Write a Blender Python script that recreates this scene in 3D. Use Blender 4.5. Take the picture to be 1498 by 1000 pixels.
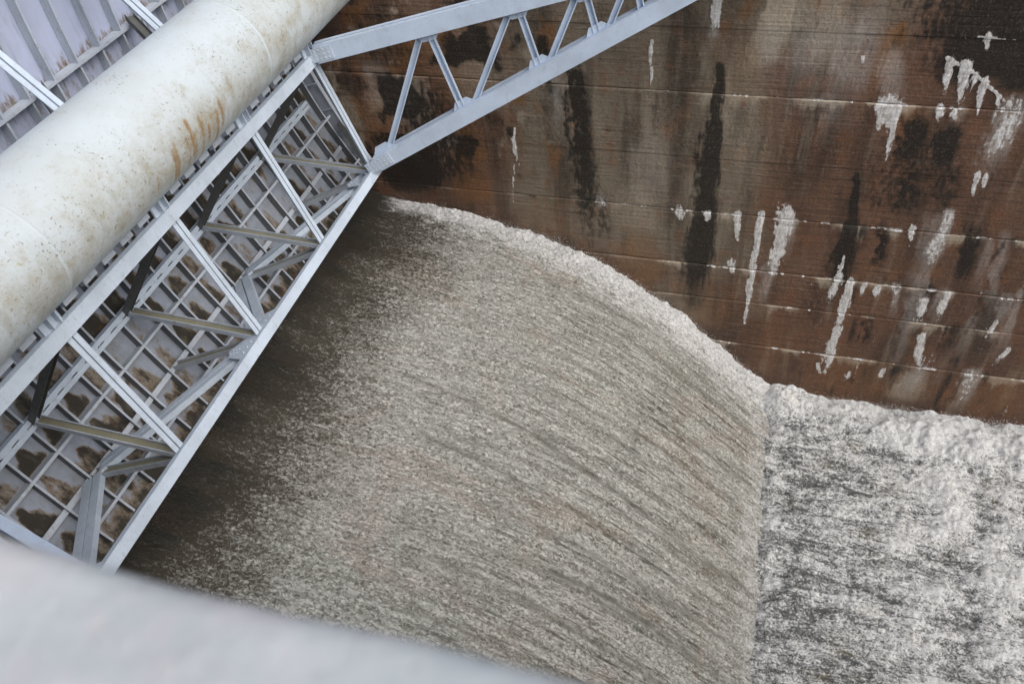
import bpy, math
import numpy as np
from mathutils import Matrix, Vector

for o in list(bpy.data.objects):
    bpy.data.objects.remove(o, do_unlink=True)
scene = bpy.context.scene
COL = scene.collection
H = 18.0                      # all heights below are given from the camera; H lifts them so the basin lies near z = 0

# ------------------------------------------------------------------ camera
def cam_axes(yaw, pitch, roll):
    cy, sy, cp, sp = math.cos(yaw), math.sin(yaw), math.cos(pitch), math.sin(pitch)
    fwd = np.array([sy*cp, cy*cp, -sp]); right = np.array([cy, -sy, 0.0]); down = np.cross(fwd, right)
    r = math.cos(roll)*right + math.sin(roll)*down
    d = -math.sin(roll)*right + math.cos(roll)*down
    return r, -d, -fwd
cam_data = bpy.data.cameras.new('camera')
cam = bpy.data.objects.new('camera', cam_data); COL.objects.link(cam)
r_, u_, b_ = cam_axes(math.radians(-20.149), math.radians(45.180), math.radians(6.570))
cam.matrix_world = Matrix(((r_[0], u_[0], b_[0], 0.0), (r_[1], u_[1], b_[1], 0.0), (r_[2], u_[2], b_[2], H), (0, 0, 0, 1)))
cam_data.sensor_width = 36.0
cam_data.lens = 36.0*1172.98/1498.0
cam_data.clip_start = 0.02; cam_data.clip_end = 3000
cam_data.dof.use_dof = True; cam_data.dof.focus_distance = 14.0; cam_data.dof.aperture_fstop = 3.0
scene.camera = cam

# ------------------------------------------------------------------ sky and sun (bright overcast)
SUN_DIR = Vector((0.62, -0.22, 0.72)).normalized()
world = bpy.data.worlds.new('World'); scene.world = world; world.use_nodes = True
wn = world.node_tree.nodes; wl = world.node_tree.links
for n in list(wn): wn.remove(n)
sky = wn.new('ShaderNodeTexSky'); sky.sky_type = 'NISHITA'; sky.sun_disc = False
sky.sun_elevation = math.asin(SUN_DIR.z); sky.sun_rotation = math.atan2(SUN_DIR.x, SUN_DIR.y)
sky.air_density = 1.0; sky.dust_density = 6.0; sky.ozone_density = 1.0
hsv = wn.new('ShaderNodeHueSaturation'); hsv.inputs['Saturation'].default_value = 0.72
bg = wn.new('ShaderNodeBackground'); bg.inputs['Strength'].default_value = 0.15
wo = wn.new('ShaderNodeOutputWorld')
wl.new(sky.outputs[0], hsv.inputs['Color']); wl.new(hsv.outputs[0], bg.inputs[0]); wl.new(bg.outputs[0], wo.inputs[0])
sun_data = bpy.data.lights.new('sun', 'SUN'); sun_data.energy = 1.5; sun_data.angle = math.radians(60)
sun_data.color = (1.0, 0.985, 0.97)
sun = bpy.data.objects.new('sun', sun_data); COL.objects.link(sun)
sun.rotation_euler = SUN_DIR.to_track_quat('Z', 'Y').to_euler(); sun.location = (0, 0, 60)
scene.view_settings.view_transform = 'Standard'; scene.view_settings.look = 'None'
scene.view_settings.gamma = 1.0; scene.view_settings.exposure = 0.1
scene.view_settings.use_curve_mapping = False

# ------------------------------------------------------------------ helpers
rng = np.random.default_rng(7)
_P = np.random.default_rng(11).permutation(4096)
def _h(ix, iy, s): return _P[(_P[(ix + s*131) & 4095] + iy) & 4095]
def pn(x, y, s=0):
    """gradient noise in about -1..1"""
    x = np.asarray(x, float); y = np.asarray(y, float)
    x0 = np.floor(x).astype(np.int64); y0 = np.floor(y).astype(np.int64)
    fx = x - x0; fy = y - y0
    u = fx*fx*fx*(fx*(fx*6 - 15) + 10); v = fy*fy*fy*(fy*(fy*6 - 15) + 10)
    def g(ix, iy, dx, dy):
        a = _h(ix, iy, s)*(2*math.pi/4096.0)
        return np.cos(a)*dx + np.sin(a)*dy
    a = g(x0, y0, fx, fy); b = g(x0 + 1, y0, fx - 1, fy)
    c = g(x0, y0 + 1, fx, fy - 1); d = g(x0 + 1, y0 + 1, fx - 1, fy - 1)
    return 1.45*((a + (b - a)*u) + ((c + (d - c)*u) - (a + (b - a)*u))*v)
def fbm(x, y, s=0, o=4, gain=0.5):
    t = 0.0; a = 1.0; n = 0.0
    for k in range(o):
        t = t + a*pn(x*2**k + 17.3*k, y*2**k - 9.1*k, s + k); n += a; a *= gain
    return t/n
def ss(a, b, x):
    t = np.clip((x - a)/(b - a), 0, 1); return t*t*(3 - 2*t)

def link(name, me, mat=None, parent=None, base=None):
    o = bpy.data.objects.new(name, me); COL.objects.link(o)
    if mat is not None and len(me.materials) == 0: me.materials.append(mat)
    if parent is not None: o.parent = parent
    return o
def tag(o, label=None, category=None, group=None, kind=None):
    if label: o['label'] = label
    if category: o['category'] = category
    if group: o['group'] = group
    if kind: o['kind'] = kind
    return o
def empty(name, loc):
    o = bpy.data.objects.new(name, None); COL.objects.link(o); o.location = (loc[0], loc[1], loc[2] + H); o.empty_display_size = 0.3
    return o

class MB:
    def __init__(s): s.v = []; s.f = []; s.mi = {}; s.cur = 0
    def add(s, vs, fs):
        if s.cur: s.mi.update({len(s.f) + j: s.cur for j in range(len(fs))})
        k = len(s.v); s.v += [tuple(map(float, p)) for p in vs]; s.f += [tuple(i + k for i in f) for f in fs]
    def obox(s, c, ax, ay, az):
        """box from centre and three half-axis vectors"""
        c, ax, ay, az = map(np.asarray, (c, ax, ay, az))
        if np.dot(np.cross(ax, ay), az) < 0: az = -az
        vs = [c + i*ax + j*ay + k*az for k in (-1, 1) for j in (-1, 1) for i in (-1, 1)]
        s.add(vs, [(0, 2, 3, 1), (4, 5, 7, 6), (0, 1, 5, 4), (2, 6, 7, 3), (0, 4, 6, 2), (1, 3, 7, 5)])
    def box(s, x0, x1, y0, y1, z0, z1):
        s.obox(((x0+x1)/2, (y0+y1)/2, (z0+z1)/2), ((x1-x0)/2, 0, 0), (0, (y1-y0)/2, 0), (0, 0, (z1-z0)/2))
    def prism(s, pts, n, t):
        """flat polygon pts extruded by +-t/2 along n"""
        n = np.asarray(n, float); n = n/np.linalg.norm(n); k = len(pts)
        a = [np.asarray(p) + n*t/2 for p in pts]; b = [np.asarray(p) - n*t/2 for p in pts]
        nn = np.cross(a[1] - a[0], a[2] - a[1])
        if np.dot(nn, n) < 0: a, b = a[::-1], b[::-1]
        fs = [tuple(range(k)), tuple(range(2*k - 1, k - 1, -1))]
        fs += [(i, k + i, k + (i + 1) % k, (i + 1) % k) for i in range(k)]
        s.add(a + b, fs)
    def beam(s, p, q, sec='box', n=(0, 0, 1), h=0.2, w=0.2, t=0.02, gap=0.03):
        p = np.asarray(p, float); q = np.asarray(q, float); d = q - p; L = np.linalg.norm(d); d = d/L
        n = np.asarray(n, float); n = n - d*np.dot(n, d); n = n/np.linalg.norm(n); b = np.cross(d, n)
        c = (p + q)/2; D = d*L/2
        if sec == 'box': s.obox(c, D, n*h/2, b*w/2)
        elif sec == 'I':
            s.cur = 1; s.obox(c, D, n*(h/2 - t), b*t/2); s.cur = 0           # the web may take a second material
            for g in (-1, 1): s.obox(c + n*g*(h/2 - t/2), D, n*t/2, b*w/2)
        elif sec == 'C':                              # web on the +b side, flanges reaching to -b
            s.obox(c + b*(w/2 - t/2), D, n*(h/2 - t), b*t/2)
            for g in (-1, 1): s.obox(c + n*g*(h/2 - t/2), D, n*t/2, b*w/2)
        elif sec == '2L':                             # two angles back to back with an open slit between them
            wf = (h - gap)/2
            for g in (-1, 1):
                s.obox(c + n*g*(gap/2 + wf/2) + b*(w/2 - t/2), D, n*wf/2, b*t/2)
                s.obox(c + n*g*(gap/2 + t/2) - b*t/2, D, n*t/2, b*(w/2 - t/2))
    def build(s, name, mat, parent=None, smooth=False, web=None):
        off = np.array((0, 0, H), float)
        if parent is not None:
            pw = np.array(parent.location); g = parent.parent
            while g is not None: pw = pw + np.array(g.location); g = g.parent
            off = off - pw
        me = bpy.data.meshes.new(name)
        me.from_pydata([tuple(np.asarray(v) + off) for v in s.v], [], s.f); me.update()
        if web is not None:
            me.materials.append(mat); me.materials.append(web)
            for j, k in s.mi.items(): me.polygons[j].material_index = k
        if smooth:
            for p in me.polygons: p.use_smooth = True
        return link(name, me, mat, parent)

def grid_mesh(name, P, attrs=None, uv=None, smooth=True, off=(0, 0, 0)):
    """P: (ny, nx, 3) array of points (heights from the camera) -> mesh"""
    ny, nx = P.shape[:2]
    co = (P.reshape(-1, 3) + np.array((0, 0, H)) - np.array(off)).astype(np.float32)
    idx = np.arange(ny*nx).reshape(ny, nx)
    q = np.stack([idx[:-1, :-1], idx[:-1, 1:], idx[1:, 1:], idx[1:, :-1]], -1).reshape(-1, 4)
    me = bpy.data.meshes.new(name)
    me.vertices.add(len(co)); me.vertices.foreach_set('co', co.ravel())
    me.loops.add(q.size); me.loops.foreach_set('vertex_index', q.ravel().astype(np.int32))
    me.polygons.add(len(q)); me.polygons.foreach_set('loop_start', np.arange(0, q.size, 4, dtype=np.int32))
    me.polygons.foreach_set('use_smooth', np.full(len(q), smooth))
    me.update(calc_edges=True)
    for k, a in (attrs or {}).items():
        if a.ndim == 3:
            at = me.attributes.new(k, 'FLOAT_COLOR', 'POINT'); at.data.foreach_set('color', a.reshape(-1, 4).astype(np.float32).ravel())
        else:
            at = me.attributes.new(k, 'FLOAT', 'POINT'); at.data.foreach_set('value', a.astype(np.float32).ravel())
    if uv is not None:
        l = me.uv_layers.new(name='flow'); l.data.foreach_set('uv', uv.reshape(-1, 2)[q.ravel()].astype(np.float32).ravel())
    return me

# ------------------------------------------------------------------ node helpers
class NT:
    def __init__(s, name):
        s.m = bpy.data.materials.new(name); s.m.use_nodes = True; s.t = s.m.node_tree; s.t.nodes.clear()
        s.out = s.t.nodes.new('ShaderNodeOutputMaterial'); s.b = s.t.nodes.new('ShaderNodeBsdfPrincipled')
        s.t.links.new(s.b.outputs[0], s.out.inputs[0])
    def n(s, typ, **k):
        x = s.t.nodes.new(typ)
        for a, v in k.items(): setattr(x, a, v)
        return x
    def set(s, sock, v):
        if isinstance(v, bpy.types.NodeSocket): s.t.links.new(v, sock)
        else: sock.default_value = v
    def math(s, op, a, b=0.0, c=None, clamp=False):
        x = s.n('ShaderNodeMath', operation=op, use_clamp=clamp); s.set(x.inputs[0], a); s.set(x.inputs[1], b)
        if c is not None: s.set(x.inputs[2], c)
        return x.outputs[0]
    def mix(s, f, a, b, mode='MIX'):
        x = s.n('ShaderNodeMix', data_type='RGBA', blend_type=mode); s.set(x.inputs[0], f)
        s.set(x.inputs[6], a if isinstance(a, bpy.types.NodeSocket) else (*a, 1)); s.set(x.inputs[7], b if isinstance(b, bpy.types.NodeSocket) else (*b, 1))
        return x.outputs[2]
    def obj(s): return s.n('ShaderNodeTexCoord').outputs['Object']
    def pos(s): return s.n('ShaderNodeNewGeometry').outputs['Position']
    def uv(s): return s.n('ShaderNodeUVMap', uv_map='flow').outputs[0]
    def scale(s, vec, sc, rot=(0, 0, 0)):
        x = s.n('ShaderNodeMapping'); s.set(x.inputs['Vector'], vec); x.inputs['Scale'].default_value = sc; x.inputs['Rotation'].default_value = rot
        return x.outputs[0]
    def noise(s, vec, scale=1.0, detail=4, rough=0.55, dist=0.0, dim='3D'):
        x = s.n('ShaderNodeTexNoise', noise_dimensions=dim); s.set(x.inputs['Vector'], vec); x.inputs['Scale'].default_value = scale
        x.inputs['Detail'].default_value = detail; x.inputs['Roughness'].default_value = rough; x.inputs['Distortion'].default_value = dist
        return x.outputs['Fac']
    def ramp(s, f, lo, hi, a=0.0, b=1.0, smooth=True):
        x = s.n('ShaderNodeMapRange', interpolation_type='SMOOTHSTEP' if smooth else 'LINEAR'); s.set(x.inputs[0], f)
        for i, v in zip((1, 2, 3, 4), (lo, hi, a, b)): s.set(x.inputs[i], v)
        return x.outputs[0]
    def attr(s, name): return s.n('ShaderNodeAttribute', attribute_name=name)
    def bump(s, hgt, dist=0.01, strength=1.0, normal=None):
        x = s.n('ShaderNodeBump'); x.inputs['Strength'].default_value = strength; x.inputs['Distance'].default_value = dist
        s.set(x.inputs['Height'], hgt)
        if normal is not None: s.set(x.inputs['Normal'], normal)
        return x.outputs[0]
    def fin(s, col, rough=0.6, normal=None, spec=0.4, metal=0.0):
        s.set(s.b.inputs['Base Color'], col if isinstance(col, bpy.types.NodeSocket) else (*col, 1)); s.set(s.b.inputs['Roughness'], rough)
        s.set(s.b.inputs['Specular IOR Level'], spec); s.b.inputs['Metallic'].default_value = metal
        if normal is not None: s.set(s.b.inputs['Normal'], normal)
        return s.m

# ------------------------------------------------------------------ materials
def steel_material(name, col, dirt=0.35, rust=0.25, green=0.2, wear=0.0):
    t = NT(name); p = t.pos()
    c = t.mix(t.ramp(t.noise(p, 1.7, 5, 0.6), 0.3, 0.75), [x*1.06 for x in col], [x*0.86 for x in col])
    c = t.mix(t.math('MULTIPLY', t.ramp(t.noise(p, 6.0, 6, 0.7), 0.55, 0.75), dirt), c, (0.16, 0.15, 0.12))
    drip = t.noise(t.scale(p, (9, 9, 0.9)), 1.0, 4, 0.6)
    c = t.mix(t.math('MULTIPLY', t.ramp(drip, 0.58, 0.78), green), c, (0.17, 0.17, 0.10))
    c = t.mix(t.math('MULTIPLY', t.ramp(t.noise(p, 28.0, 6, 0.75), 0.50, 0.72), dirt), c, [x*0.55 for x in col])
    sp = t.ramp(t.noise(p, 14.0, 5, 0.7), 0.64, 0.72)
    c = t.mix(t.math('MULTIPLY', sp, rust), c, (0.14, 0.055, 0.02))
    nrm = t.bump(t.noise(p, 35, 4, 0.6), 0.004, 0.6)
    return t.fin(c, t.ramp(t.noise(p, 9, 3), 0.3, 0.7, 0.42, 0.68), nrm, 0.35)
M_STEEL = steel_material('painted_steel', (0.45, 0.53, 0.63), 0.36, 0.40, 0.28)
M_ARM = steel_material('painted_steel_arm', (0.46, 0.555, 0.69), 0.22, 0.35, 0.14)
M_RIB = steel_material('painted_steel_rib', (0.40, 0.45, 0.52), 0.6, 0.6, 0.6)
M_DARK = steel_material('dark_steel', (0.10, 0.105, 0.10), 0.6, 0.4, 0.5)  # one near-black steel for inner braces, struts, seal and trunnions
M_WEB = steel_material('shaded_rib_web', (0.13, 0.14, 0.15), 0.7, 0.4, 0.5)  # lower rib webs: dirt and the shade between ribs painted into one colour
M_OLIVE = steel_material('mossy_steel', (0.20, 0.195, 0.14), 0.6, 0.4, 0.7)

def skin_material():
    t = NT('skin_plate_paint'); p = t.pos()
    base = (0.40, 0.45, 0.60)
    c = t.mix(t.ramp(t.noise(p, 1.3, 5, 0.6), 0.3, 0.75), base, [x*0.82 for x in base])
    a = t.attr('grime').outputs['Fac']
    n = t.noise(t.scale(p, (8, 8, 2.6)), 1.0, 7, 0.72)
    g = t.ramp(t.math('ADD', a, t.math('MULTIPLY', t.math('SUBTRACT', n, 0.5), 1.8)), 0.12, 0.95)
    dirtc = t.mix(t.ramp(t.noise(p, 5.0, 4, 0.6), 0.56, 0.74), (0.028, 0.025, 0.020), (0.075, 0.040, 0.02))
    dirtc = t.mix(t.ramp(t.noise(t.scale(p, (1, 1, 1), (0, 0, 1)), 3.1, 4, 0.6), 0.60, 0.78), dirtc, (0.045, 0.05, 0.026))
    lowz = t.attr('film_and_shade').outputs['Fac']  # lower skin toned down, dirt and painted shade together
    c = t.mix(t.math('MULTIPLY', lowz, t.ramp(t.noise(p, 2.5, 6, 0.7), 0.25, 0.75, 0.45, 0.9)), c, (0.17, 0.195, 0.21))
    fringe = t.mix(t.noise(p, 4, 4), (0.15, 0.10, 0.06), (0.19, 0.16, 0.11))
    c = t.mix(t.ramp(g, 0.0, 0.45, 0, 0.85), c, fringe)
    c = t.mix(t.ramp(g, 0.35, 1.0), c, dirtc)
    drip = t.noise(t.scale(p, (7, 7, 0.7)), 1.0, 5, 0.65)
    c = t.mix(t.math('MULTIPLY', t.ramp(drip, 0.5, 0.8), 0.55), c, (0.17, 0.16, 0.13))
    return t.fin(c, 0.6, t.bump(t.noise(p, 20, 5), 0.006, 0.5), 0.3)
M_SKIN = skin_material()

def tube_material():
    t = NT('tube_paint'); p = t.pos(); o = p
    base = t.mix(t.ramp(t.noise(o, 0.9, 5, 0.6), 0.3, 0.7), (0.49, 0.56, 0.61), (0.45, 0.50, 0.52))
    a = t.attr('weather')
    sep = t.n('ShaderNodeSeparateColor'); t.set(sep.inputs[0], a.outputs['Color'])
    g = sep.outputs[1]
    film_and_shade = t.ramp(t.math('ADD', t.noise(o, 2.2, 8, 0.75), t.math('MULTIPLY', g, 0.20)), 0.50, 0.90)  # on the tube a dirt film only
    c = t.mix(t.math('MULTIPLY', film_and_shade, 0.60), base, (0.32, 0.33, 0.27))
    c = t.mix(t.math('MULTIPLY', t.ramp(sep.outputs[2], 0.45, 0.95), 0.45), c, (0.25, 0.245, 0.19))
    blot = t.ramp(t.math('ADD', t.noise(t.scale(o, (1, 1, 1), (2, 1, 0)), 7.5, 7, 0.75), t.math('MULTIPLY', g, 0.08)), 0.63, 0.80)
    c = t.mix(t.math('MULTIPLY', blot, 0.75), c, (0.20, 0.20, 0.11))
    br = t.ramp(t.math('ADD', t.noise(t.scale(o, (1, 1, 1), (0, 2, 1)), 3.0, 8, 0.8), t.math('MULTIPLY', g, 0.16)), 0.56, 0.80)
    c = t.mix(t.math('MULTIPLY', br, 0.5), c, (0.28, 0.22, 0.13))
    rs = t.ramp(t.math('ADD', t.noise(t.scale(o, (1, 1, 1), (0, 1, 1)), 17, 5, 0.7), t.math('MULTIPLY', g, 0.06)), 0.63, 0.72)
    c = t.mix(t.math('MULTIPLY', rs, 0.7), c, (0.20, 0.13, 0.06))
    yel = t.ramp(t.math('ADD', t.noise(t.scale(o, (1, 1, 1), (1, 0, 2)), 5.0, 6, 0.75), t.math('MULTIPLY', g, 0.12)), 0.66, 0.82)
    c = t.mix(t.math('MULTIPLY', yel, 0.6), c, (0.30, 0.29, 0.08))
    spk = t.ramp(t.math('ADD', t.noise(o, 26, 3, 0.6), t.math('ADD', t.math('MULTIPLY', t.noise(o, 1.7, 3), 0.40), t.math('MULTIPLY', g, 0.04))), 0.86, 0.94)
    c = t.mix(t.math('MULTIPLY', spk, 0.75), c, (0.13, 0.12, 0.08))
    rn = t.math('ADD', sep.outputs[0], t.math('MULTIPLY', t.math('SUBTRACT', t.noise(o, 10, 7, 0.8), 0.5), 1.7))
    c = t.mix(t.math('MULTIPLY', t.ramp(rn, 0.30, 1.1, 0, 0.85), t.ramp(sep.outputs[0], 0.02, 0.25)), c, t.mix(t.noise(o, 8, 3), (0.17, 0.10, 0.03), (0.34, 0.19, 0.05)))
    return t.fin(c, 0.55, t.bump(t.noise(o, 30, 5), 0.004, 0.6), 0.35)
M_TUBE = tube_material()

def wall_material():
    t = NT('pier_concrete'); p = t.pos()
    a = t.attr('stain'); sep = t.n('ShaderNodeSeparateColor'); t.set(sep.inputs[0], a.outputs['Color'])
    W, K, R, T = sep.outputs[0], sep.outputs[1], sep.outputs[2], a.outputs['Alpha']
    v1 = t.noise(t.scale(p, (1.1, 1, 0.16)), 1.0, 6, 0.6)
    v2 = t.noise(t.scale(p, (3.6, 1, 0.30), (0, 0, 0)), 1.0, 5, 0.6)
    v3 = t.noise(t.scale(p, (0.45, 1, 0.35)), 1.0, 5, 0.6)
    tone = t.math('ADD', t.attr('tone').outputs['Fac'], t.math('MULTIPLY', t.math('SUBTRACT', v3, 0.5), 1.4))
    c = t.mix(t.ramp(tone, 0.2, 0.8), (0.215, 0.182, 0.138), (0.155, 0.085, 0.055))
    c = t.mix(t.math('MULTIPLY', t.ramp(v1, 0.45, 0.66), 0.85), c, (0.050, 0.036, 0.027))
    c = t.mix(t.math('MULTIPLY', t.ramp(v2, 0.52, 0.72), 0.50), c, (0.29, 0.24, 0.19))
    c = t.mix(t.math('MULTIPLY', t.ramp(t.noise(t.scale(p, (2.2, 1, 1.1)), 1.0, 6, 0.7), 0.50, 0.68), 0.55), c, (0.22, 0.10, 0.05))
    # horizontal form-board lines
    hb = t.noise(t.scale(p, (0.35, 1, 11.0)), 1.0, 3, 0.55)
    hb2 = t.noise(t.scale(p, (1.2, 1, 26.0)), 1.0, 3, 0.6)
    c = t.mix(t.math('MULTIPLY', t.ramp(hb, 0.52, 0.68), 0.30), c, (0.060, 0.047, 0.036))
    c = t.mix(t.math('MULTIPLY', t.ramp(hb2, 0.56, 0.72), 0.30), c, (0.30, 0.26, 0.21))
    hb3 = t.noise(t.scale(p, (2.2, 1, 34.0)), 1.0, 3, 0.6)
    c = t.mix(t.math('MULTIPLY', t.ramp(hb3, 0.54, 0.66), 0.55), c, t.mix(0.75, c, (0.02, 0.016, 0.013)))
    fine = t.noise(t.scale(p, (14, 14, 9)), 1.0, 6, 0.7)
    T = t.math('ADD', T, t.math('MULTIPLY', t.math('SUBTRACT', fine, 0.5), 0.35))
    c = t.mix(t.ramp(T, 0.12, 0.85, 0, 0.85), c, t.mix(v2, (0.34, 0.28, 0.20), (0.56, 0.50, 0.41)))
    c = t.mix(t.ramp(t.math('ADD', R, t.math('MULTIPLY', t.math('SUBTRACT', v2, 0.5), 0.6)), 0.1, 0.9, 0, 0.85), c, t.mix(fine, (0.14, 0.06, 0.03), (0.30, 0.15, 0.05)))
    ws = t.attr('wash').outputs['Fac']
    c = t.mix(t.math('MULTIPLY', ws, t.ramp(t.noise(t.scale(p, (9, 9, 1.2)), 1.0, 6, 0.7), 0.25, 0.7, 0.45, 1.15)), c, t.mix(fine, (0.42, 0.40, 0.37), (0.66, 0.65, 0.63)))
    kk = t.math('ADD', K, t.math('ADD', t.math('MULTIPLY', t.math('SUBTRACT', fine, 0.5), 0.6), t.math('MULTIPLY', t.math('SUBTRACT', v2, 0.5), 0.5)))
    c = t.mix(t.ramp(kk, 0.12, 0.62, 0, 0.93), c, (0.018, 0.016, 0.014))
    ww = t.math('ADD', W, t.math('MULTIPLY', t.math('SUBTRACT', t.noise(t.scale(p, (15, 15, 8)), 1.0, 6, 0.78), 0.5), 1.5))
    wf = t.ramp(ww, 0.34, 0.52)
    wf = t.math('MULTIPLY', wf, t.ramp(W, 0.03, 0.2))
    c = t.mix(wf, c, t.mix(t.ramp(t.noise(t.scale(p, (20, 20, 5)), 1.0, 5, 0.7), 0.32, 0.6), (0.44, 0.42, 0.39), (0.80, 0.81, 0.82)))
    grit = t.noise(t.scale(p, (30, 30, 22)), 1.0, 4, 0.75)
    c = t.mix(t.ramp(grit, 0.54, 0.70, 0, 0.6), c, t.mix(0.8, c, (0.012, 0.010, 0.008)))
    c = t.mix(t.ramp(grit, 0.46, 0.30, 0, 0.28), c, (0.36, 0.32, 0.27))
    c = t.mix(0.6, c, t.mix(fine, (0.35, 0.35, 0.35), (0.65, 0.65, 0.65)), 'OVERLAY')
    h = t.math('ADD', t.math('MULTIPLY', hb, 1.0), t.math('MULTIPLY', fine, 0.8))
    nrm = t.bump(h, 0.03, 0.9)
    rough = t.ramp(v1, 0.35, 0.65, 0.75, 0.5)
    return t.fin(c, rough, nrm, 0.3)
M_WALL = wall_material()

def chute_material():
    t = NT('spilling_water'); uv = t.uv()
    aer = t.attr('air').outputs['Fac']; edge = t.attr('edge').outputs['Fac']; wake = t.attr('wake').outputs['Fac']
    # u runs along the flow, v across it
    f0 = t.noise(t.scale(uv, (14.0, 21.0, 1)), 1.0, 4, 0.68, 0.7, '2D')
    thr = t.noise(t.scale(uv, (2.6, 13.0, 1)), 1.0, 4, 0.68, 0.4, '2D')
    f1 = t.noise(t.scale(uv, (4.5, 9.0, 1), (0, 0, 0.03)), 1.0, 5, 0.7, 0.6, '2D')
    f2 = t.noise(t.scale(uv, (1.1, 5.0, 1)), 1.0, 5, 0.65, 0.3, '2D')
    st = t.noise(t.scale(uv, (0.16, 4.2, 1)), 1.0, 5, 0.65, 0.12, '2D')
    st3 = t.noise(t.scale(uv, (0.40, 8.5, 1)), 1.0, 4, 0.65, 0.2, '2D')
    st2 = t.noise(t.scale(uv, (0.10, 2.0, 1)), 1.0, 3, 0.6, 0.2, '2D')
    pt = t.noise(t.scale(uv, (0.30, 0.55, 1)), 1.0, 5, 0.65, 0.6, '2D')
    s = t.math('ADD', t.math('MULTIPLY', f0, 0.52), t.math('ADD', t.math('MULTIPLY', f1, 0.30), t.math('MULTIPLY', f2, 0.18)))
    # more froth where the flow carries air; clear dark water before
    lo = t.ramp(aer, 0.0, 1.0, 0.58, 0.385, False)
    foam = t.ramp(s, t.math('SUBTRACT', lo, 0.03), t.math('ADD', lo, 0.20))
    foam = t.math('MULTIPLY', foam, t.ramp(aer, 0.0, 0.6))
    # long broken dark threads, opening out downstream
    gap = t.math('MULTIPLY', t.ramp(st, 0.53, 0.62), t.ramp(f1, 0.38, 0.53))
    gap = t.math('MAXIMUM', t.math('MULTIPLY', gap, 0.55), t.math('MULTIPLY', t.ramp(st3, 0.55, 0.63), t.math('MULTIPLY', t.ramp(f1, 0.40, 0.54), 0.85)))
    gap = t.math('MAXIMUM', t.math('MULTIPLY', gap, t.attr('age').outputs['Fac']), t.math('MULTIPLY', wake, t.ramp(f0, 0.40, 0.56, 0.25, 1.0)))
    gap = t.math('MULTIPLY', gap, t.math('SUBTRACT', 1.0, t.math('MULTIPLY', edge, 0.8)))
    water = t.mix(t.ramp(st2, 0.42, 0.62), (0.018, 0.018, 0.015), (0.026, 0.021, 0.015))
    water = t.mix(t.ramp(aer, 0.05, 0.45), water, (0.060, 0.053, 0.038))
    water = t.mix(t.ramp(aer, 0.4, 1.0), water, (0.120, 0.118, 0.098))
    fc = t.mix(t.ramp(pt, 0.50, 0.66), (0.430, 0.445, 0.420), (0.420, 0.390, 0.360))
    fc = t.mix(t.math('MULTIPLY', t.ramp(f0, 0.53, 0.68), 0.6), fc, (0.70, 0.71, 0.69))
    fc = t.mix(t.ramp(f0, 0.44, 0.34, 0, 0.55), fc, (0.13, 0.13, 0.11))
    fc = t.mix(t.ramp(thr, 0.50, 0.66, 0, 0.42), fc, (0.21, 0.215, 0.185))
    fc = t.mix(t.ramp(thr, 0.47, 0.32, 0, 0.5), fc, (0.66, 0.67, 0.64))
    c = t.mix(foam, water, fc)
    c = t.mix(gap, c, t.mix(t.ramp(pt, 0.45, 0.6), (0.050, 0.052, 0.040), (0.070, 0.052, 0.030)))
    ew = t.math('MULTIPLY', t.ramp(t.math('ADD', edge, t.math('ADD', t.math('MULTIPLY', t.math('SUBTRACT', f1, 0.5), 0.9), t.math('MULTIPLY', t.math('SUBTRACT', f2, 0.5), 0.9))), 0.15, 0.95), t.ramp(edge, 0.0, 0.2))
    c = t.mix(ew, c, t.mix(t.ramp(f0, 0.30, 0.62), (0.34, 0.36, 0.36), (0.78, 0.79, 0.80)))
    h = t.math('ADD', f0, t.math('ADD', f1, t.math('MULTIPLY', f2, 0.8)))
    nrm = t.bump(h, 0.05, 0.85)
    return t.fin(c, t.ramp(foam, 0.0, 0.5, 0.22, 0.75), nrm, 0.35)
M_CHUTE = chute_material()

def pool_material():
    t = NT('foaming_water'); p = t.pos()
    fo = t.attr('foam').outputs['Fac']
    f0 = t.noise(t.scale(p, (20, 24, 14)), 1.0, 4, 0.7, 0.9)
    f1 = t.noise(t.scale(p, (7.5, 9.0, 7)), 1.0, 5, 0.72, 1.6)
    f2 = t.noise(t.scale(p, (1.1, 4.6, 2), (0, 0, -0.06)), 1.0, 4, 0.6, 1.0)
    d = t.math('ADD', t.math('MULTIPLY', t.math('SUBTRACT', f1, 0.5), 2.3), t.math('MULTIPLY', t.math('SUBTRACT', f2, 0.5), 1.9))
    d = t.math('ADD', d, t.math('MULTIPLY', t.math('SUBTRACT', f0, 0.5), 1.9))
    foam = t.ramp(t.math('ADD', fo, d), 0.02, 0.86)
    olive = t.ramp(t.noise(p, 0.9, 4, 0.6), 0.56, 0.70)
    water = t.mix(olive, (0.082, 0.090, 0.092), (0.105, 0.098, 0.062))
    fc = t.mix(t.math('MULTIPLY', t.ramp(t.noise(p, 0.8, 4), 0.55, 0.75), 0.6), (0.74, 0.76, 0.77), (0.73, 0.71, 0.63))
    fc = t.mix(t.ramp(f0, 0.36, 0.60), t.mix(0.65, fc, (0.30, 0.32, 0.33)), fc)
    c = t.mix(foam, water, fc)
    nrm = t.bump(t.math('ADD', t.math('MULTIPLY', f0, 0.7), t.math('ADD', f1, t.math('MULTIPLY', f2, 0.5))), 0.05, 0.55)
    return t.fin(c, t.ramp(foam, 0.0, 0.6, 0.25, 0.8), nrm, 0.35)
M_POOL = pool_material()

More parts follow.
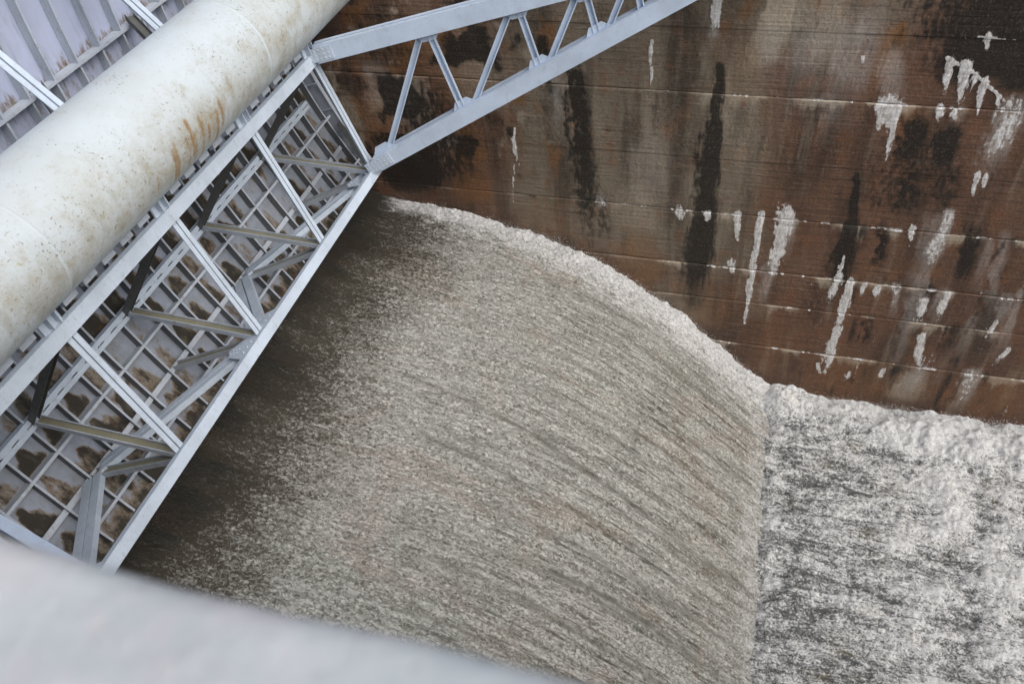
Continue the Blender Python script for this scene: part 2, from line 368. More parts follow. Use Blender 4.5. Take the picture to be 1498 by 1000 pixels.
def pale_concrete():
    t = NT('parapet_concrete'); p = t.pos()
    c = t.mix(t.ramp(t.noise(p, 6, 6, 0.65), 0.35, 0.65), (0.43, 0.465, 0.49), (0.35, 0.385, 0.41))
    c = t.mix(t.math('MULTIPLY', t.ramp(t.noise(p, 9, 5, 0.7), 0.47, 0.62), 0.4), c, (0.46, 0.42, 0.45))
    c = t.mix(t.math('MULTIPLY', t.ramp(t.noise(p, 60, 4, 0.7), 0.6, 0.7), 0.5), c, (0.25, 0.25, 0.24))
    return t.fin(c, 0.9, t.bump(t.noise(p, 70, 5), 0.004, 0.7), 0.2)
M_PARA = pale_concrete()

# stains on the far wall: kind (w lime, k black, r rust, t tan), x0, z0, x1, z1, half-widths, strength, softness
STAINS = [
  ("k", -3.7, -8.56, -3.35, -13.59, 0.199, 0.31, 1, 0.5), ("k", -0.65, -8.17, -0.62, -9.53, 0.082, 0.13, 1, 0.25), ("k", -0.63, -9.45, -0.66, -11.73, 0.144, 0.269, 1, 0.25), ("k", -0.65, -11.53, -0.74, -14.42, 0.235, 0.348, 1, 0.3),
  ("k", -0.85, -9.72, -0.97, -10.8, 0.059, 0.123, 0.6, 0.6), ("k", 2.48, -10.42, 2.65, -11.82, 0.054, 0.115, 1, 0.3), ("k", 2.64, -11.73, 2.69, -13.81, 0.128, 0.308, 0.9, 0.4), ("k", 3.38, -12.02, 3.43, -13.04, 0.127, 0.176, 0.8, 0.5),
  ("k", 2.93, -11.79, 2.98, -12.69, 0.085, 0.132, 0.6, 0.5), ("k", 3.35, -9.21, 3.37, -10.07, 0.214, 0.248, 0.8, 0.45), ("k", 3.97, -9.4, 4.01, -10.13, 0.186, 0.192, 0.75, 0.5), ("k", 3.92, -7.32, 4.43, -8.24, 0.509, 0.581, 0.75, 0.7),
  ("k", 4.5, -7.35, 4.87, -8.5, 0.333, 0.347, 0.8, 0.6), ("k", -7.19, -10.25, -7.48, -12.1, 0.722, 0.873, 0.75, 0.8), ("k", -8.37, -11.24, -8.06, -12.16, 0.579, 0.79, 0.8, 0.7), ("k", 3.51, -10.35, 3.58, -11.8, 0.657, 0.764, 0.5, 0.9),
  ("k", 5.19, -11.78, 5.41, -13.26, 0.237, 0.25, 0.6, 0.6), ("k", 5.54, -14.47, 5.56, -15.68, 0.202, 0.241, 0.55, 0.6), ("k", 3.62, -14.58, 3.69, -15.81, 0.123, 0.192, 0.6, 0.5), ("k", -8.13, -7.87, -8.35, -8.88, 0.848, 0.709, 0.5, 0.9),
  ("k", -3.13, -11.61, -2.95, -13.53, 0.169, 0.216, 0.5, 0.7), ("k", -1.94, -8.65, -1.82, -10.52, 0.087, 0.125, 0.35, 0.8), ("k", -1.37, -8.45, -1.39, -11.62, 0.113, 0.161, 0.3, 0.8), ("k", 2.2, -13.89, 2.32, -15.57, 0.22, 0.265, 0.4, 0.7),
  ("k", 5.92, -13.5, 6.17, -14.82, 0.165, 0.172, 0.45, 0.7), ("k", 4.31, -6.79, 4.48, -7.29, 0.435, 0.443, 0.7, 0.8), ("w", 0.64, -11.7, 0.65, -13.35, 0.076, 0.081, 1, 0.15), ("w", 0.65, -13.24, 0.68, -15.11, 0.08, 0.051, 1, 0.15),
  ("w", 1.2, -11.69, 1.14, -13.34, 0.179, 0.111, 1, 0.2), ("w", 1.07, -13.35, 0.99, -14.45, 0.143, 0.066, 0.45, 0.6), ("w", 0.12, -11.76, 0.19, -12.48, 0.077, 0.048, 1, 0.2), ("w", 2.96, -13.41, 2.96, -14.95, 0.09, 0.095, 1, 0.15),
  ("w", 2.96, -14.95, 2.95, -16.5, 0.095, 0.084, 1, 0.2), ("w", 2.68, -13.26, 2.56, -13.97, 0.076, 0.109, 0.9, 0.3), ("w", 2.65, -12.63, 2.65, -13.27, 0.03, 0.06, 0.8, 0.3), ("w", 2.72, -16.27, 2.86, -16.65, 0.05, 0.034, 0.9, 0.2),
  ("w", 4.5, -11.25, 4.49, -12.98, 0.119, 0.141, 0.75, 0.45), ("w", 4.46, -12.88, 4.57, -16.02, 0.155, 0.11, 0.4, 0.8), ("w", 4.3, -11.52, 4.36, -13.76, 0.161, 0.175, 0.28, 0.9), ("w", 4.95, -8.81, 4.87, -10.08, 0.223, 0.161, 0.65, 0.5),
  ("w", 4.76, -10.14, 4.83, -10.69, 0.062, 0.038, 0.9, 0.2), ("w", 4.92, -10.17, 4.99, -10.5, 0.05, 0.025, 0.8, 0.2), ("w", 2.72, -8.83, 2.84, -9.25, 0.215, 0.077, 0.9, 0.25), ("w", 2.9, -8.86, 2.95, -9.93, 0.063, 0.039, 1, 0.2),
  ("w", 2.6, -8.88, 2.66, -9.24, 0.076, 0.039, 0.8, 0.2), ("w", 3.67, -8.76, 3.71, -8.95, 0.085, 0.049, 0.8, 0.3), ("w", 3.93, -8.79, 3.96, -8.95, 0.061, 0.037, 0.8, 0.3), ("w", 3.59, -7.76, 3.65, -8.38, 0.07, 0.036, 0.9, 0.25),
  ("w", 3.87, -7.83, 3.98, -8.59, 0.093, 0.036, 1, 0.2), ("w", 4.28, -8.14, 4.34, -8.8, 0.07, 0.024, 1, 0.2), ("w", 4.07, -8.01, 4.1, -8.33, 0.058, 0.024, 0.9, 0.2), ("w", 4.62, -8.4, 4.67, -8.63, 0.035, 0.023, 0.8, 0.2),
  ("w", 4.83, -8.5, 4.84, -8.67, 0.035, 0.023, 0.8, 0.2), ("w", 3.5, -7.66, 3.86, -7.84, 0.035, 0.035, 0.9, 0.3), ("w", 3.85, -7.82, 4.9, -8.57, 0.029, 0.029, 0.95, 0.3), ("w", 4.04, -7.23, 4.1, -7.49, 0.067, 0.034, 0.9, 0.3),
  ("w", 3.89, -7.23, 4.51, -7.26, 0.017, 0.017, 0.9, 0.3), ("w", -0.83, -6.71, -0.85, -7.32, 0.077, 0.053, 0.95, 0.2), ("w", -0.87, -7.32, -0.8, -7.53, 0.053, 0.08, 0.4, 0.7), ("w", -2.08, -7.62, -2.09, -8.19, 0.035, 0.036, 0.9, 0.2),
  ("w", -2.06, -8.19, -2.07, -8.59, 0.029, 0.022, 0.9, 0.2), ("w", -5.18, -9.86, -5.23, -10.18, 0.025, 0.026, 0.8, 0.3), ("w", -5.23, -10.14, -5.2, -10.84, 0.051, 0.052, 0.8, 0.3), ("w", -5.29, -10.85, -5.44, -12.3, 0.021, 0.018, 0.6, 0.3),
  ("w", -4.02, -8.78, -4.04, -9.37, 0.093, 0.08, 0.3, 0.8), ("w", 5.09, -13.42, 5.11, -14.32, 0.07, 0.087, 0.7, 0.3), ("w", 4.68, -13.71, 4.72, -14.39, 0.087, 0.074, 0.85, 0.3), ("w", 4.91, -14.82, 5.11, -15.98, 0.075, 0.093, 0.8, 0.3),
  ("w", 5.01, -13.48, 5.06, -14.56, 0.113, 0.088, 0.35, 0.8), ("w", 6.53, -13.19, 6.77, -15.19, 0.08, 0.114, 0.5, 0.6), ("w", 6.34, -14.1, 6.3, -14.56, 0.056, 0.071, 0.8, 0.3), ("w", 6.88, -14.92, 6.74, -15.44, 0.056, 0.072, 0.7, 0.4),
  ("w", 6.33, -13.44, 6.43, -14.42, 0.135, 0.112, 0.4, 0.7), ("w", 3.91, -11.66, 3.96, -12.14, 0.068, 0.042, 0.7, 0.3), ("w", 3.99, -13.38, 4.1, -14.26, 0.087, 0.075, 0.5, 0.5), ("w", 3.57, -13.45, 3.6, -13.8, 0.074, 0.045, 0.8, 0.3),
  ("w", 3.26, -13.45, 3.27, -13.72, 0.075, 0.045, 0.8, 0.3), ("w", 6.38, -16.03, 6.43, -17.32, 0.193, 0.093, 0.5, 0.5), ("w", 5.13, -16.17, 4.88, -17.18, 0.186, 0.162, 0.4, 0.6), ("w", 3.53, -16.51, 3.52, -16.81, 0.082, 0.05, 0.6, 0.4),
  ("w", 4.31, -16.21, 4.32, -16.53, 0.08, 0.064, 0.6, 0.4), ("w", 0.14, -13.2, 0.28, -13.63, 0.098, 0.049, 0.6, 0.4), ("w", -1.22, -11.84, -1.18, -12.1, 0.129, 0.049, 0.6, 0.4), ("w", -0.57, -11.82, -0.55, -12.04, 0.079, 0.048, 0.8, 0.3),
  ("w", -3.13, -11.71, -3.04, -12.01, 0.136, 0.068, 0.5, 0.5), ("w", 6.48, -16.67, 6.2, -17.72, 0.151, 0.127, 0.3, 0.8), ("w", 1.7, -7.56, 1.72, -8.12, 0.148, 0.101, 0.3, 0.9), ("w", 1.99, -7.75, 1.99, -7.92, 0.037, 0.019, 0.6, 0.4),
  ("w", 0.29, -7.48, 0.25, -8.13, 0.181, 0.159, 0.35, 0.9), ("w", 1.68, -8.72, 1.71, -9.43, 0.156, 0.134, 0.25, 0.9), ("w", -7.74, -9.37, -8.1, -10.32, 0.444, 0.371, 0.3, 0.8), ("w", -8.48, -9.06, -8.78, -9.62, 0.322, 0.258, 0.35, 0.7),
  ("r", 2.51, -7.25, 2.41, -7.94, 0.166, 0.221, 0.9, 0.5), ("r", 2.28, -7.39, 2.19, -8.09, 0.096, 0.1, 0.5, 0.7), ("r", -0.26, -6.69, -0.33, -7.23, 0.177, 0.208, 0.55, 0.8), ("r", 0.36, -6.67, 0.29, -7.48, 0.273, 0.309, 0.0, 0.8),
  ("r", 3.19, -9.07, 3.24, -9.54, 0.226, 0.179, 0.6, 0.7), ("r", 3.27, -9.95, 3.24, -10.38, 0.26, 0.239, 0.45, 0.8), ("r", -0.37, -7.44, -0.01, -9.32, 0.526, 0.704, 0.35, 1), ("r", 0.29, -9.46, 0.33, -11.42, 0.561, 0.606, 0.25, 1),
  ("r", -6.49, -11.78, -6.36, -12.19, 0.561, 0.567, 0.6, 0.8), ("r", -8.54, -9.79, -8.54, -10.65, 0.737, 0.722, 0.55, 0.8), ("r", -6.99, -8.97, -7.04, -10.42, 0.856, 0.814, 0.4, 0.9), ("r", -7.13, -7.82, -7.27, -8.64, 0.986, 0.852, 0.5, 0.9),
  ("r", -4.56, -12.62, -4.58, -13.07, 0.73, 0.741, 0.4, 0.8), ("r", 1.41, -15.23, 1.62, -17.35, 0.505, 0.716, 0.3, 0.9), ("r", 4.85, -8.08, 5.1, -9.23, 0.159, 0.166, 0.5, 0.8), ("r", 6.08, -12.24, 7.19, -16.11, 0.183, 0.203, 0.3, 0.9),
  ("r", -8.9, -11.5, -9.0, -11.94, 0.395, 0.402, 0.2, 0.9), ("r", -2.24, -13.43, -1.66, -14.52, 0.703, 0.718, 0.5, 0.9), ("r", -0.59, -14.59, 0.06, -15.74, 0.697, 0.711, 0.4, 0.9), ("r", 3.66, -17.17, 4.17, -17.92, 1.343, 1.355, 0.45, 0.9),
  ("r", 6.83, -17.0, 6.98, -17.52, 1.061, 1.074, 0.5, 0.9), ("r", 0.85, -11.36, 0.78, -11.96, 0.446, 0.458, 0.3, 0.9), ("t", 0.33, -6.67, 0.27, -7.51, 0.298, 0.336, 0.9, 0.6), ("t", 0.82, -6.79, 0.74, -7.46, 0.196, 0.203, 0.5, 0.7),
  ("t", 1.68, -7.42, 1.71, -8.56, 0.319, 0.232, 0.35, 0.9), ("t", 0.89, -7.59, 0.86, -8.17, 0.508, 0.522, 0.3, 0.9), ("t", -5.98, -8.9, -5.97, -9.6, 0.995, 0.851, 0.45, 0.9), ("t", -9.45, -9.76, -9.52, -10.44, 0.378, 0.581, 0.5, 0.8),
  ("t", -7.8, -9.19, -7.85, -9.92, 0.707, 0.727, 0.5, 0.7), ("t", -2.29, -11.72, -2.17, -12.75, 0.58, 0.6, 0.4, 0.9), ("t", -4.05, -8.78, -3.62, -10.88, 0.936, 1.002, 0.35, 1), ("t", -1.92, -8.97, -1.72, -11.65, 0.589, 0.65, 0.3, 1),
  ("t", 0.75, -14.13, 1.15, -15.28, 0.413, 0.424, 0.3, 0.9), ("t", 1.77, -13.29, 1.76, -14.2, 0.466, 0.418, 0.25, 0.9), ("t", 5.07, -16.58, 4.94, -17.45, 0.473, 0.489, 0.5, 0.8), ("t", 1.27, -6.9, 1.37, -8.14, 0.365, 0.436, 0.55, 0.8),
  ("t", 0.03, -7.49, -0.01, -8.22, 0.208, 0.188, 0.5, 0.8), ("p", 1.84, -7.62, 1.87, -8.71, 0.493, 0.388, 0.45, 0.8), ("p", 0.95, -7.59, 0.97, -8.46, 0.38, 0.395, 0.35, 0.9), ("p", 2.59, -7.93, 2.73, -8.8, 0.219, 0.177, 0.5, 0.8),
  ("p", 5.51, -11.93, 5.66, -13.12, 0.105, 0.109, 0.35, 0.8), ("p", 5.78, -11.71, 6.11, -14.14, 0.116, 0.126, 0.4, 0.8), ("p", 5.83, -14.19, 5.94, -15.61, 0.142, 0.149, 0.3, 0.8), ("p", -7.01, -10.23, -7.06, -11.22, 0.215, 0.186, 0.25, 0.9),
  ("p", -4.12, -8.62, -4.09, -9.81, 0.155, 0.163, 0.4, 0.8), ("p", -2.01, -10.53, -1.88, -11.67, 0.471, 0.49, 0.2, 0.9), ("p", 1.39, -11.88, 1.39, -12.91, 0.119, 0.093, 0.3, 0.8), ("p", 1.55, -8.73, 1.63, -9.51, 0.183, 0.162, 0.3, 0.8),
  ("k", 4.07, -7.44, 4.41, -8.17, 0.68, 0.463, 1, 0.35), ("k", 4.63, -7.41, 4.98, -8.49, 0.333, 0.23, 1, 0.4), ("k", 3.41, -6.95, 3.57, -7.33, 0.679, 0.688, 0.7, 0.5), ("k", 4.17, -6.67, 4.32, -7.17, 0.544, 0.554, 0.9, 0.4),
  ("k", 3.33, -9.37, 3.37, -10.06, 0.216, 0.261, 0.95, 0.3), ("k", 3.97, -9.4, 4.08, -10.12, 0.199, 0.204, 0.9, 0.3), ("k", 3.51, -10.38, 3.61, -11.6, 0.289, 0.386, 0.75, 0.5), ("k", 4.29, -10.3, 4.42, -11.5, 0.256, 0.321, 0.6, 0.5),
  ("k", 5.11, -11.99, 5.32, -13.17, 0.133, 0.166, 0.8, 0.4), ("k", -8.06, -11.11, -7.85, -12.03, 0.667, 0.88, 1, 0.4),
]

# ------------------------------------------------------------------ far pier wall, built lift by lift
YW = 16.0
LIFTS = [0.6, -1.1, -2.7, -4.2, -5.75, -7.27, -8.68, -10.25, -11.72, -13.34, -14.41, -15.90, -19.5]
JOINT = {-7.27: (0.35, 0.10), -8.68: (0.75, 0.10), -10.25: (0.25, 0.06), -11.72: (1.0, 0.16), -13.34: (0.95, 0.12), -14.41: (0.7, 0.10), -15.90: (0.85, 0.14)}
PROUD = [0.02, 0, 0.01, 0, 0.015, 0, 0.012, 0.0, 0.0, 0.022, 0.036, 0.055]
def stain_masks(X, Z):
    S = np.zeros(X.shape + (4,)); WS = np.zeros(X.shape)
    ci = {'w': 0, 'k': 1, 'r': 2, 't': 3}
    zlo, zhi = Z.min(), Z.max()
    n1 = fbm(X*2.6, Z*1.7, 3, 4); n2 = fbm(X*9, Z*5, 9, 3); n3 = fbm(X*1.4, Z*0.5, 15, 3)
    for k, x0, z0, x1, z1, w0, w1, st, so in STAINS:
        wm = max(w0, w1)*1.8 + 0.3
        if max(z0, z1) + 0.5 < zlo or min(z0, z1) - 0.8 > zhi: continue
        cols = (X[0] > min(x0, x1) - wm) & (X[0] < max(x0, x1) + wm)
        if not cols.any(): continue
        c = np.where(cols)[0]; a, b = c[0], c[-1] + 1
        x, z = X[:, a:b], Z[:, a:b]; q1, q2 = n1[:, a:b], n2[:, a:b]
        dx, dz = x1 - x0, z1 - z0; L2 = dx*dx + dz*dz + 1e-9; L = math.sqrt(L2)
        fib = fbm(x*13, z*1.6, 12, 4); wv = max(w0, w1)
        px = x + (0.10*so + 0.03)*q1 + 0.45*min(wv, 0.2)*q2 + 0.75*min(wv, 0.2)*fib
        t = ((px - x0)*dx + (z - z0)*dz)/L2
        tc = np.clip(t, 0, 1)
        d = np.hypot(px - (x0 + tc*dx), (z - (z0 + tc*dz))*(0.6 if abs(dz) > abs(dx) else 1.0))
        w = (w0 + (w1 - w0)*tc)*(1.22 if k in 'wk' else 1.0)*(1 + 0.35*q1 + 0.25*q2)
        w = np.maximum(w, 0.012)
        if k in 'wk':
            m = np.clip(1.30 - d/(w*(1 + 0.35*so)), 0, 1)
            m = m*(1 - (0.35 + 0.4*so)*ss(0.35, 1.0, t + 0.25*fib))
        else: m = 1 - ss(w*(1 - 0.75*so), w*(1 + 0.7*so), d)
        fade = 1 - 0.75*so*ss(0.45, 1.05, t)
        if k in 'kw' and so > 0.4: fade = fade*np.clip(0.75 + 0.6*q2 + 0.5*fib, 0, 1.2)
        if k == 'p' or (k == 'w' and so >= 0.45):              # thin washes of lime that only veil the concrete
            mm = (1 - ss(w*(1 - 0.8*so), w*(1 + 0.6*so), d))*(1 - 0.8*ss(0.3, 1.05, t + 0.2*fib))
            WS[:, a:b] = np.maximum(WS[:, a:b], st*np.clip(mm*(0.85 + 0.5*fib), 0, 1))
            if k == 'p' or so > 0.5: continue
        S[:, a:b, ci[k]] = np.maximum(S[:, a:b, ci[k]], st*np.clip(m*fade, 0, 1))
    for zj, (amt, ln) in JOINT.items():
        if zj > zhi + 0.05 or zj < zlo - 0.05: pass
        dz = zj - Z + 0.02*n2
        col = fbm(X*1.9, np.full_like(X, zj*3.1), 21, 4)
        side = ss(-5.0, 2.5, X)*0.65 + 0.35
        on = ss(0.0, 0.55, col + 0.05 + 0.5*pn(X*9, X*0 + zj, 33))*side*amt
        ln2 = ln*(0.25 + 1.6*np.clip(fbm(X*4.3, np.full_like(X, zj), 31, 3) + 0.25, 0, 1))
        ln2 = ln2*np.clip(0.55 + 1.3*pn(X*13, np.full_like(X, zj*2.0), 35), 0.12, 2.2)
        m = on*(1 - ss(0.0, 1.0, dz/ln2))*(dz > -0.03)
        S[..., 0] = np.maximum(S[..., 0], m)
        line = (1 - ss(0.0, 0.035, np.abs(dz)))*amt*(0.25 + 0.6*np.clip(col + 0.3, 0, 1))*side
        S[..., 0] = np.maximum(S[..., 0], line*0.45)
        ln3 = (0.22 + 0.60*np.clip(fbm(X*2.1, np.full_like(X, zj*5), 37, 3) + 0.4, 0, 1.2))*np.clip(0.7 + 1.3*fbm(X*6, np.full_like(X, zj*4), 38, 4), 0.08, 2.0)
        S[..., 3] = np.maximum(S[..., 3], 1.25*amt*side*ss(-0.12, 0.35, fbm(X*0.9, np.full_like(X, zj*7), 39, 3))*np.clip(1 - dz/ln3, 0, 1)*(dz > -0.015))
        dk = (1 - ss(0.0, 0.5, dz/(0.25 + 0.5*np.clip(n3 + 0.3, 0, 1))))*(dz > 0)*ss(0.1, 0.5, fbm(X*1.1, np.full_like(X, zj*1.7), 41, 3))
        S[..., 1] = np.maximum(S[..., 1], 0.45*dk*amt)
    # mottled rust, soot and lime behind the arm; thin pale and dark runs on the lower right lifts
    a = ss(-1.5, -5.0, X)*ss(-11.9, -10.5, Z)
    f1 = fbm(X*0.9, Z*0.7, 101, 5); f2 = fbm(X*1.3, Z*0.8, 105, 5); f3 = fbm(X*1.6, Z*1.1, 109, 5)
    S[..., 1] = np.maximum(S[..., 1], 0.85*a*ss(0.02, 0.40, f1)); S[..., 2] = np.maximum(S[..., 2], 0.75*a*ss(0.0, 0.35, f2)); S[..., 3] = np.maximum(S[..., 3], 0.55*a*ss(0.08, 0.4, f3))
    b = ss(0.5, 3.0, X)*ss(-10.8, -12.0, Z)
    S[..., 0] = np.maximum(S[..., 0], 0.42*b*ss(0.18, 0.6, fbm(X*3.4, Z*0.55, 113, 4)))
    S[..., 1] = np.maximum(S[..., 1], 0.50*b*ss(0.10, 0.5, fbm(X*2.3, Z*0.7, 117, 4))); S[..., 2] = np.maximum(S[..., 2], 0.40*b*ss(0.0, 0.4, fbm(X*1.1, Z*0.9, 121, 4)))
    g = ss(2.2, 0.5, np.abs(X + 0.8))*ss(-13.0, -11.0, Z)*ss(-6.5, -8.0, Z)
    wz = np.interp(X, [-9.3, -7.5, -6, -4.6, -3.3, -1.7, 0.3, 1.8, 9], [-12.0, -12.3, -12.6, -13.0, -13.5, -14.5, -16.2, -17.5, -17.5])
    S[..., 1] = np.maximum(S[..., 1], 0.28*(1 - ss(0.05, 0.9, Z - wz + 0.5*n1)))
    S[..., 3] = np.maximum(S[..., 3], 0.40*g*ss(-0.25, 0.4, fbm(X*1.7, Z*0.35, 125, 4)))
    return S, np.clip(WS, 0, 1)

pier = empty('pier_wall', (0, YW, -19.5))
tag(pier, 'tall brown concrete pier wall streaked with black stains and white lime runs', 'wall')
xs = np.concatenate([np.linspace(-17, -11, 13)[:-1], np.arange(-11, 9.6, 0.03), np.linspace(9.6, 45, 30)])
for i in range(len(LIFTS) - 1):
    zt, zb = LIFTS[i], LIFTS[i + 1]
    fine = zb < -4.5
    nz = max(4, int((zt - zb)/(0.03 if fine else 0.2)))
    zz = np.concatenate([[zt], zt - 0.012 - np.linspace(0, 1, nz)*(zt - zb - 0.024), [zb]])
    xg = xs if fine else np.concatenate([np.linspace(-17, 45, 80)])
    X, Z = np.meshgrid(xg, zz)
    wob = 0.018*fbm(X*0.8, np.full_like(X, zt*2.3), 51, 3)          # the joints are not dead straight
    Zw = Z + wob
    S, WS = stain_masks(X, Z) if fine else (np.zeros(X.shape + (4,)), np.zeros(X.shape))
    Y = YW - PROUD[i] + 0.012*fbm(X*1.5, Z*1.5, 5, 4) + 0.004*fbm(X*12, Z*12, 6, 2) - 0.012*S[..., 0]
    edge = np.zeros_like(Z); et = 0.008 if zt in (-7.27, -10.25) else 0.035; eb = 0.008 if zb in (-7.27, -10.25) else 0.035
    edge[0] = et; edge[-1] = eb; edge[1] = et*0.12; edge[-2] = eb*0.12
    Y = Y + edge*(0.6 + 0.6*np.abs(fbm(X*3, Z*0, 8, 3)))
    tone = np.clip(0.15 + 0.75*ss(-0.6, 1.8, X) + 0.6*ss(-4.0, -6.5, X) + 0.35*ss(-12.5, -14.0, Z) - 0.5*ss(-8.2, -7.0, Z)*ss(-0.5, 0.8, X)*ss(4.0, 2.0, X), 0, 1)
    me = grid_mesh('concrete_lift', np.stack([X, Y, Zw], -1), {'stain': S, 'tone': tone, 'wash': WS}, off=np.array(pier.location))
    link('concrete_lift', me, M_WALL, pier)
mb = MB(); mb.box(-17, 45, YW + 0.06, YW + 3.0, -22, 0.6)
mb.build('pier_core', M_WALL, pier)

# ------------------------------------------------------------------ near pier and parapet
mb = MB(); mb.box(-17, 45, -4.0, -0.02, -22, -1.6)
o = mb.build('near_pier', M_WALL)
tag(o, 'concrete pier carrying the walkway under the pale parapet', 'pier')
def parapet():
    prof = []
    y0, y1, z0, z1, r = -0.26, 0.178, -1.598, -0.450, 0.022
    for cy, cz, a0 in ((y1 - r, z1 - r, 0), (y0 + r, z1 - r, 90)):
        for k in range(7):
            a = math.radians(a0 + 15*k); prof.append((cy + r*math.cos(a), cz + r*math.sin(a)))
    top = []
    for (ya, za), (yb, zb) in zip(prof[:-1], prof[1:]):
        n = 12 if abs(ya - yb) > 0.1 else 1
        for k in range(n): top.append((ya + (yb - ya)*k/n, za + (zb - za)*k/n))
    top.append(prof[-1])
    sec = [(y1, z0)] + [(y1, z1 - r - 0.03 - 0.25*k) for k in (3, 2, 1, 0)] + top + [(y0, z0)]
    xg = np.linspace(-7, 7, 400)
    P = np.array([[(x, y, z) for x in xg] for y, z in sec])
    n = fbm(P[..., 0]*3, P[..., 1]*6 + P[..., 2]*3, 60, 4)
    P[..., 1] += 0.006*n*(P[..., 1] > 0.1); P[..., 2] += 0.004*n
    me = grid_mesh('parapet', P[:, ::-1])
    return link('parapet', me, M_PARA)
tag(parapet(), 'pale blurred concrete parapet at the lower left corner', 'parapet')

# ------------------------------------------------------------------ water on the spillway
PX = np.array([-14.0, -11.0, -9.7, -9.3, -8.6, -7.5, -6.03, -4.57, -3.31, -1.66, 0.29, 1.78, 2.3])
PZ = np.array([-11.55, -11.6, -11.7, -12.0, -12.32, -12.50, -12.82, -13.22, -13.75, -14.78, -16.45, -17.90, -18.45])
def profile(n):
    # smooth resampling by arc length
    xf = np.linspace(PX[0], PX[-1], 4000); m = np.gradient(PZ, PX)
    k = np.clip(np.searchsorted(PX, xf) - 1, 0, len(PX) - 2); hseg = PX[k + 1] - PX[k]; t = (xf - PX[k])/hseg
    zf = ((1 + 2*t)*(1 - t)**2)*PZ[k] + t*(1 - t)**2*hseg*m[k] + t*t*(3 - 2*t)*PZ[k + 1] + t*t*(t - 1)*hseg*m[k + 1]
    s = np.concatenate([[0], np.cumsum(np.hypot(np.diff(xf), np.diff(zf)))])
    sg = np.concatenate([np.linspace(0, 3.6, 40)[:-1], np.linspace(3.6, s[-1], n)])
    return np.interp(sg, s, xf), np.interp(sg, s, zf), sg
x1, z1, s1 = profile(640)
yg = np.concatenate([np.linspace(0.0, 2.4, 40)[:-1], np.linspace(2.4, 15.97, 620)])
S_, Yg = np.meshgrid(s1, yg); Xg = np.broadcast_to(x1, S_.shape).copy(); Zg = np.broadcast_to(z1, S_.shape).copy()
dxs = np.gradient(x1, s1); dzs = np.gradient(z1, s1)
nx = np.broadcast_to(-dzs, S_.shape); nz = np.broadcast_to(dxs, S_.shape)
grow = ss(-9.0, -3.0, Xg)
low = fbm(S_*0.45, Yg*1.3, 70, 4)
air = np.clip((Xg + 9.55 + 0.8*fbm(S_*0.45, Yg*0.6, 70, 4) - 0.15*ss(11.5, 14.0, Yg) - 0.22*pn(S_*0.25, Yg*2.2, 77))/3.4, 0, 1)
ed0 = 15.15 - 1.0*ss(-8.5, 1.0, Xg) + 0.25*fbm(S_*0.7, Yg*1.2, 71, 4)
edge = np.clip((Yg - ed0)/(15.95 - ed0), 0, 1)**1.2*ss(-9.4, -8.2, Xg)
bank = ss(15.2, 15.85, Yg + 0.10*fbm(S_*1.2, Yg, 71, 3))*ss(-9.4, -7.8, Xg)
disp = grow*(0.045*fbm(S_*0.55, Yg*2.6, 72, 4) + 0.032*fbm(S_*2.4, Yg*6.5, 73, 3)) + (0.004 + 0.016*air)*fbm(S_*6, Yg*14, 74, 2)
disp += bank*(0.17 + 0.20*fbm(S_*1.6, Yg*1.6, 75, 5) + 0.10*np.abs(fbm(S_*6, Yg*6, 76, 4)) + 0.14*ss(0.6, 1.6, Xg))
edge = np.maximum(edge, 0.42*ss(0.8, 1.7, Xg + 0.9*fbm(S_*1.2, Yg*1.2, 92, 5)))
wake = np.zeros_like(disp)
# two or three long wakes trailing down the flow
for yw, y2, sx, wd, am in ((10.45, 9.65, 6.6, 0.040, 1.0), (7.45, 7.45, 10.5, 0.055, 0.9), (8.15, 8.2, 9.3, 0.05, 0.8), (9.1, 8.7, 7.0, 0.05, 0.6), (6.6, 6.5, 8.0, 0.05, 0.6), (14.6, 14.9, 8.0, 0.06, 0.7), (11.3, 11.0, 9.0, 0.05, 0.5), (12.6, 12.5, 9.5, 0.04, 0.5), (5.6, 5.5, 8.5, 0.06, 0.7)):
    yy = yw + (y2 - yw)*ss(sx, 16.5, S_) + 0.07*pn(S_*0.5, S_*0 + yw, 78) + 0.025*pn(S_*3, Yg*9, 88)
    brk = np.clip(0.75 + 0.7*pn(S_*0.45, Yg*0 + yw, 79), 0, 1)
    g = np.exp(-((Yg - yy - 0.03*pn(S_*6, Yg*14, 94))/(wd*1.6))**2)*ss(sx, sx + 2.0, S_)*brk*am*np.clip(0.8 + 0.8*pn(S_*2.2, Yg*4, 98), 0.1, 1)
    disp -= 0.02*g; wake = np.maximum(wake, g)
age = 0.15 + 0.85*ss(-6.5, -1.0, Xg)
P = np.stack([Xg + nx*disp, Yg, Zg + nz*disp], -1)
me = grid_mesh('chute_water', P, {'air': air, 'edge': edge, 'wake': wake, 'age': age}, np.stack([S_, Yg], -1))
o = link('chute_water', me, M_CHUTE); tag(o, 'sheet of grey aerated water sliding down the spillway chute', 'water', kind='structure')

